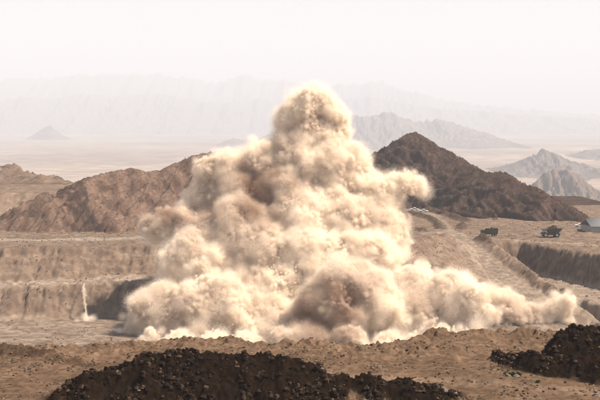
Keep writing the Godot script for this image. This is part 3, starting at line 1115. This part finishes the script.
	for k in [[108, 247, 6.0, 3.0, 2.6], [97, 247, 5.0, 2.5, 1.6], [122, 248, 5.0, 2.5, 1.4], [40, 247, 9.0, 3.0, 0.8], [535, 234.5, 3.2, 2.0, 1.9], [560, 240, 3.0, 1.8, 1.4], [520, 229, 6.0, 3.0, 0.8], [575, 230, 7.0, 3.0, 0.9], [588, 234, 5.0, 2.0, 0.9], [425, 268, 7.0, 8.0, 2.5], [408, 244, 7.0, 6.0, 2.0]]:
		var q := on_level(k[0], k[1], 0.0)
		lumps.append([q.x, -q.z, k[2], k[3], k[4]])
	for k in 40:
		lumps.append([r2.randf_range(95, 170), r2.randf_range(515, 600), r2.randf_range(1.5, 4.0), r2.randf_range(1.0, 2.0), r2.randf_range(0.3, 0.9)])
	var mine_high := func(x: float, d: float) -> float: return maxf(mine_height(x, d), spoil(x, d) + n5.get_noise_2d(x, d) * 0.35)
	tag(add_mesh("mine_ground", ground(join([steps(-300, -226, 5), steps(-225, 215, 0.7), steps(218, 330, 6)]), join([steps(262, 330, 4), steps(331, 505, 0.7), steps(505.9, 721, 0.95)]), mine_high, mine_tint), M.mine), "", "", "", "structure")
	print("mine ", Time.get_ticks_msec() - t0)

	# --- the terrace in front
	mound_crest = crest([[20, 418, 98.5], [50, 401, 99.0], [70, 388, 100.0], [90, 376, 100.8], [120, 367, 102.0], [148, 356, 103.0], [165, 354, 103.4], [200, 356, 103.2], [250, 355, 103.2], [275, 358, 103], [298, 361, 102.6], [310, 367, 102.2], [322, 374, 101.8], [350, 380, 101.2], [400, 382, 100.8], [430, 387, 100.4], [452, 394, 100], [480, 408, 99]])
	berm_crest = crest([[462, 358, 117.5], [475, 353, 117], [500, 352, 115], [530, 355, 112.5], [560, 357, 110.5], [600, 359, 108.5], [660, 364, 105]])
	heap_crest = crest([[573, 328, 115], [580, 327, 115], [600, 331, 115], [640, 333, 115.5], [690, 340, 116]])
	gully_crest = crest([[-20, 349, 121], [10, 347, 119.5], [40, 351, 117.5], [70, 358, 114.5], [98, 364, 112.5]])
	for k in [[425, 340, 128, 3.0, 1.5, 0.8], [455, 352, 119, 1.3, 1.0, 0.7], [452, 358, 116.5, 1.5, 0.8, 0.55], [410, 352, 121, 2.2, 1.5, 0.5], [300, 346, 123, 2.5, 1.4, 0.5], [190, 343, 124, 3, 1.2, 0.5], [520, 340, 127, 5, 1.5, 0.5], [570, 338, 127, 3, 1.5, 0.6], [480, 341, 126, 2.0, 1.0, 0.5]]:
		var q := spot(k[0], k[1], k[2])
		knolls.append([q.x, k[2], k[3], k[4], k[5]])
	tag(add_mesh("terrace_ground", ground(join([steps(-170, -41, 4), steps(-40, 40, 0.125), steps(41, 170, 4)]), join([steps(-6, 86, 3.0), steps(87, 94, 0.3), steps(94.1, 135, 0.125), steps(136, 200, 1.5), steps(204, 264, 6)]), near_height, near_tint), M.terrace), "", "", "", "structure")
	print("terrace ", Time.get_ticks_msec() - t0)

	# --- loose stones
	var stones := [stone_mesh(301), stone_mesh(302), stone_mesh(303)]
	var grey := [Color(0.26, 0.185, 0.135), Color(0.19, 0.135, 0.10), Color(0.36, 0.265, 0.20), Color(0.14, 0.10, 0.075)]
	tag(scatter_stones("rubble", stones[0], M.stone, 7000, 41, func(r):
		var d: float = r.randf_range(96, 131)
		var x: float = r.randf_range(-0.29, 0.29) * d
		var y := near_height(x, d)
		if y < 29.5 or (x < 20.0 and ridge(mound_crest, x, d, 0.7, 1.0) > 31.3 and r.randf() < 0.85) or (n5.get_noise_2d(x, d) + 0.35 * n12.get_noise_2d(x, d) < r.randf_range(-0.25, 0.35)): return null
		return Vector3(x, y, -d), 0.04, 0.3, [Color(0.17, 0.12, 0.085), Color(0.11, 0.078, 0.055), Color(0.24, 0.175, 0.13), Color(0.085, 0.06, 0.043)]), "loose brown rubble strewn over the terrace in front", "", "", "stuff")
	tag(scatter_stones("soil_clods", stones[2], M.stone, 4200, 45, func(r):
		var d: float = r.randf_range(95, 122)
		var x: float = r.randf_range(-0.29, 0.3) * d
		var on: float = ridge(mound_crest, x, d, 0.7, 1.0) if x < 20.0 else maxf(ridge(berm_crest, x, d, 0.8, 0.7), ridge(heap_crest, x, d, 1.35, 1.4))
		return null if on < 31.2 or n2.get_noise_2d(x, d) + n5.get_noise_2d(x, d) < r.randf_range(-0.5, 0.5) else Vector3(x, near_height(x, d), -d), 0.04, 0.6, [Color(0.02, 0.0135, 0.0095), Color(0.03, 0.02, 0.014), Color(0.045, 0.03, 0.021), Color(0.085, 0.057, 0.041)]), "dark clods of soil on the mounds in front", "", "", "stuff")
	tag(scatter_stones("hill_stones", stones[1], M.stone, 15000, 42, func(r):
		var d: float = r.randf_range(530, 660)
		var x: float = r.randf_range(-190, 0)
		var y := hill_height(brown, x, d)
		return null if y < 0.5 else Vector3(x, y, -d), 0.12, 0.65, [Color(0.25, 0.163, 0.12), Color(0.18, 0.117, 0.088), Color(0.31, 0.21, 0.155), Color(0.15, 0.098, 0.075)]), "loose stones covering the brown hill", "", "", "stuff")
	tag(scatter_stones("scree_stones", stones[2], M.stone, 16000, 43, func(r):
		var d: float = r.randf_range(575, 790)
		var x: float = r.randf_range(10, 200)
		var y := hill_height(dark, x, d)
		return null if y < 0.5 else Vector3(x, y, -d), 0.18, 0.8, [Color(0.10, 0.069, 0.058), Color(0.07, 0.048, 0.04), Color(0.14, 0.096, 0.078)]), "loose stones covering the dark hill", "", "", "stuff")
	tag(scatter_stones("pit_stones", stones[1], M.stone, 6000, 44, func(r):
		var d: float = r.randf_range(395, 600)
		var x: float = r.randf_range(-0.28, 0.28) * d
		var y: float = mine_high.call(x, d)
		if n12.get_noise_2d(x, d) < r.randf_range(-0.1, 0.4) or absf(x - 72.0 - (520.0 - d) * 0.18) < 11.0: return null
		return Vector3(x, y, -d), 0.15, 0.8, grey), "loose stones on the mine benches", "", "", "stuff")
	print("stones ", Time.get_ticks_msec() - t0)

	# --- vehicles and buildings
	var at := on_level(551, 237, 0.0)
	at.y = mine_high.call(at.x, -at.z)
	tag(haul_truck(at, PI), "dark loaded haul truck with white cab standing above the trench", "haul truck")
	at = on_level(489, 236, 0.0)
	at.y = mine_high.call(at.x, -at.z)
	tag(tipper_truck(at, PI), "dark olive tipper truck with three load heaps on the road", "tipper truck")
	for k in [[414.5, 210.8, 0.25, "rear white pickup on the bend of the upper mine road"], [423.5, 211.6, 0.25, "front white pickup on the bend of the upper mine road"], [580, 226.5, 0.0, "white pickup parked beside the pale shed"]]:
		at = on_level(k[0], k[1], 0.0)
		at.y = mine_high.call(at.x, -at.z)
		tag(pickup(at, -k[2]), k[3], "pickup", "white pickups")
	at = on_level(607, 231, 0.0)
	at.y = mine_high.call(at.x, -at.z) - 0.2
	tag(shed(at + Vector3(4, 0, 0), 0.12), "pale shed with grey sheet roof at the foot of the dark hill", "shed")
	for k in [[512, 376, 0.55, "middle one of three green plants below the dark berm"], [518, 377.5, 0.7, "largest of the green plants below the dark berm"], [506, 375, 0.4, "small green plant left of two larger plants by the berm"], [538, 383, 0.4, "lone small green plant on bare ground near the berm"]]:
		at = on_level(k[0], k[1], 31.0)
		at.y = near_height(at.x, -at.z) - 0.03
		tag(tuft(at, int(k[0]), k[2]), k[3], "plant", "green plants below the berm")
	for k in [
		[407, 384, 101.5, 0.5, "small pale boulder leftmost on the low end of the dark mound"],
		[418, 384, 101.3, 0.7, "pale boulder half sunk in the crest of the dark mound"],
		[427, 386, 101, 0.5, "small pale boulder between two larger ones on the mound crest"],
		[445, 391, 100.6, 0.8, "largest pale boulder at the low tip of the dark mound"],
		[452, 393, 100.5, 0.55, "pale boulder touching the largest one on the mound tip"],
		[456, 396, 100.2, 0.5, "outermost pale boulder at the foot of the mound tip"],
		[508, 372, 107.5, 0.55, "pale boulder behind the small green plant by the berm"],
		[516, 372, 107.4, 0.6, "pale boulder behind the largest green plant by the berm"],
		[322, 378, 101.5, 0.5, "pale boulder in the saddle of the dark mound"],
		[118, 369, 101.8, 0.5, "pale boulder on the long falling shoulder of the dark mound"],
		[597, 394, 101.5, 0.7, "reddish boulder at the very corner of the terrace"],
	]:
		var q := spot(k[0], k[1], k[2])
		var s := add_mesh("boulder", stones[int(k[0]) % 3], M.boulder)
		s.position = Vector3(q.x, near_height(q.x, k[2]) + k[3] * 0.1, -k[2])
		s.scale = Vector3(1.2, 0.9, 1.0) * k[3]
		s.rotation.y = k[0]
		tag(s, k[4], "boulder", "pale boulders on the dark soil")

	# --- the dust cloud
	cloud_shape()
	var dust := StandardMaterial3D.new()
	dust.albedo_color = Color(1, 1, 1)
	dust.vertex_color_use_as_albedo = true
	dust.roughness = 1.0
	dust.specular_mode = BaseMaterial3D.SPECULAR_DISABLED
	dust.backlight_enabled = true
	dust.backlight = Color(0.8, 0.8, 0.8).linear_to_srgb()
	var cloud := base("dust_cloud", spot(330, 345, 440))
	tag(cloud, "huge cream and brown dust cloud billowing out of the open pit", "dust cloud")
	var core := cloud_mesh(3, -0.5, 1.0)
	var o := add_mesh("dust_billows", cloud_mesh(2, -1.9, 0.85), dust, cloud)
	o.position = -cloud.position
	var ball := fleck_ball(5000, 0.026, 5)
	var thin := fleck_ball(9000, 0.0145, 6)
	scatter_puffs(core, cloud, dust, 30000, ball, 0.45, 1.4, 0.4, 21, "dust_puffs")
	scatter_puffs(core, cloud, dust, 4500, thin, 1.4, 4.5, 1.1, 22, "dust_wisps")
	print("cloud ", Time.get_ticks_msec() - t0)
	# dust running down the bench on the left
	var fall := base("dust_fall", spot(88, 322, 450))
	tag(fall, "thin streak of pale dust running down the pit wall", "dust streak")
	var spots := []
	for k in 30:
		var v := lerpf(284, 317, k / 29.0)
		var dist := lerpf(478, 450, smoothstep(262, 300, v))
		spots.append([spot(82.0 + (v - 262) * 0.07 + rng.randf_range(-1.0, 1.0), v, dist - 1.0), rng.randf_range(0.35, 0.85)])
	for k in 9:
		spots.append([spot(88.0 + rng.randfn() * 4.0, 319 + rng.randfn() * 1.6, 446), rng.randf_range(0.7, 1.9)])
	place_puffs(fall, dust, thin, spots, "dust_puffs")
	print("all ", Time.get_ticks_msec() - t0)
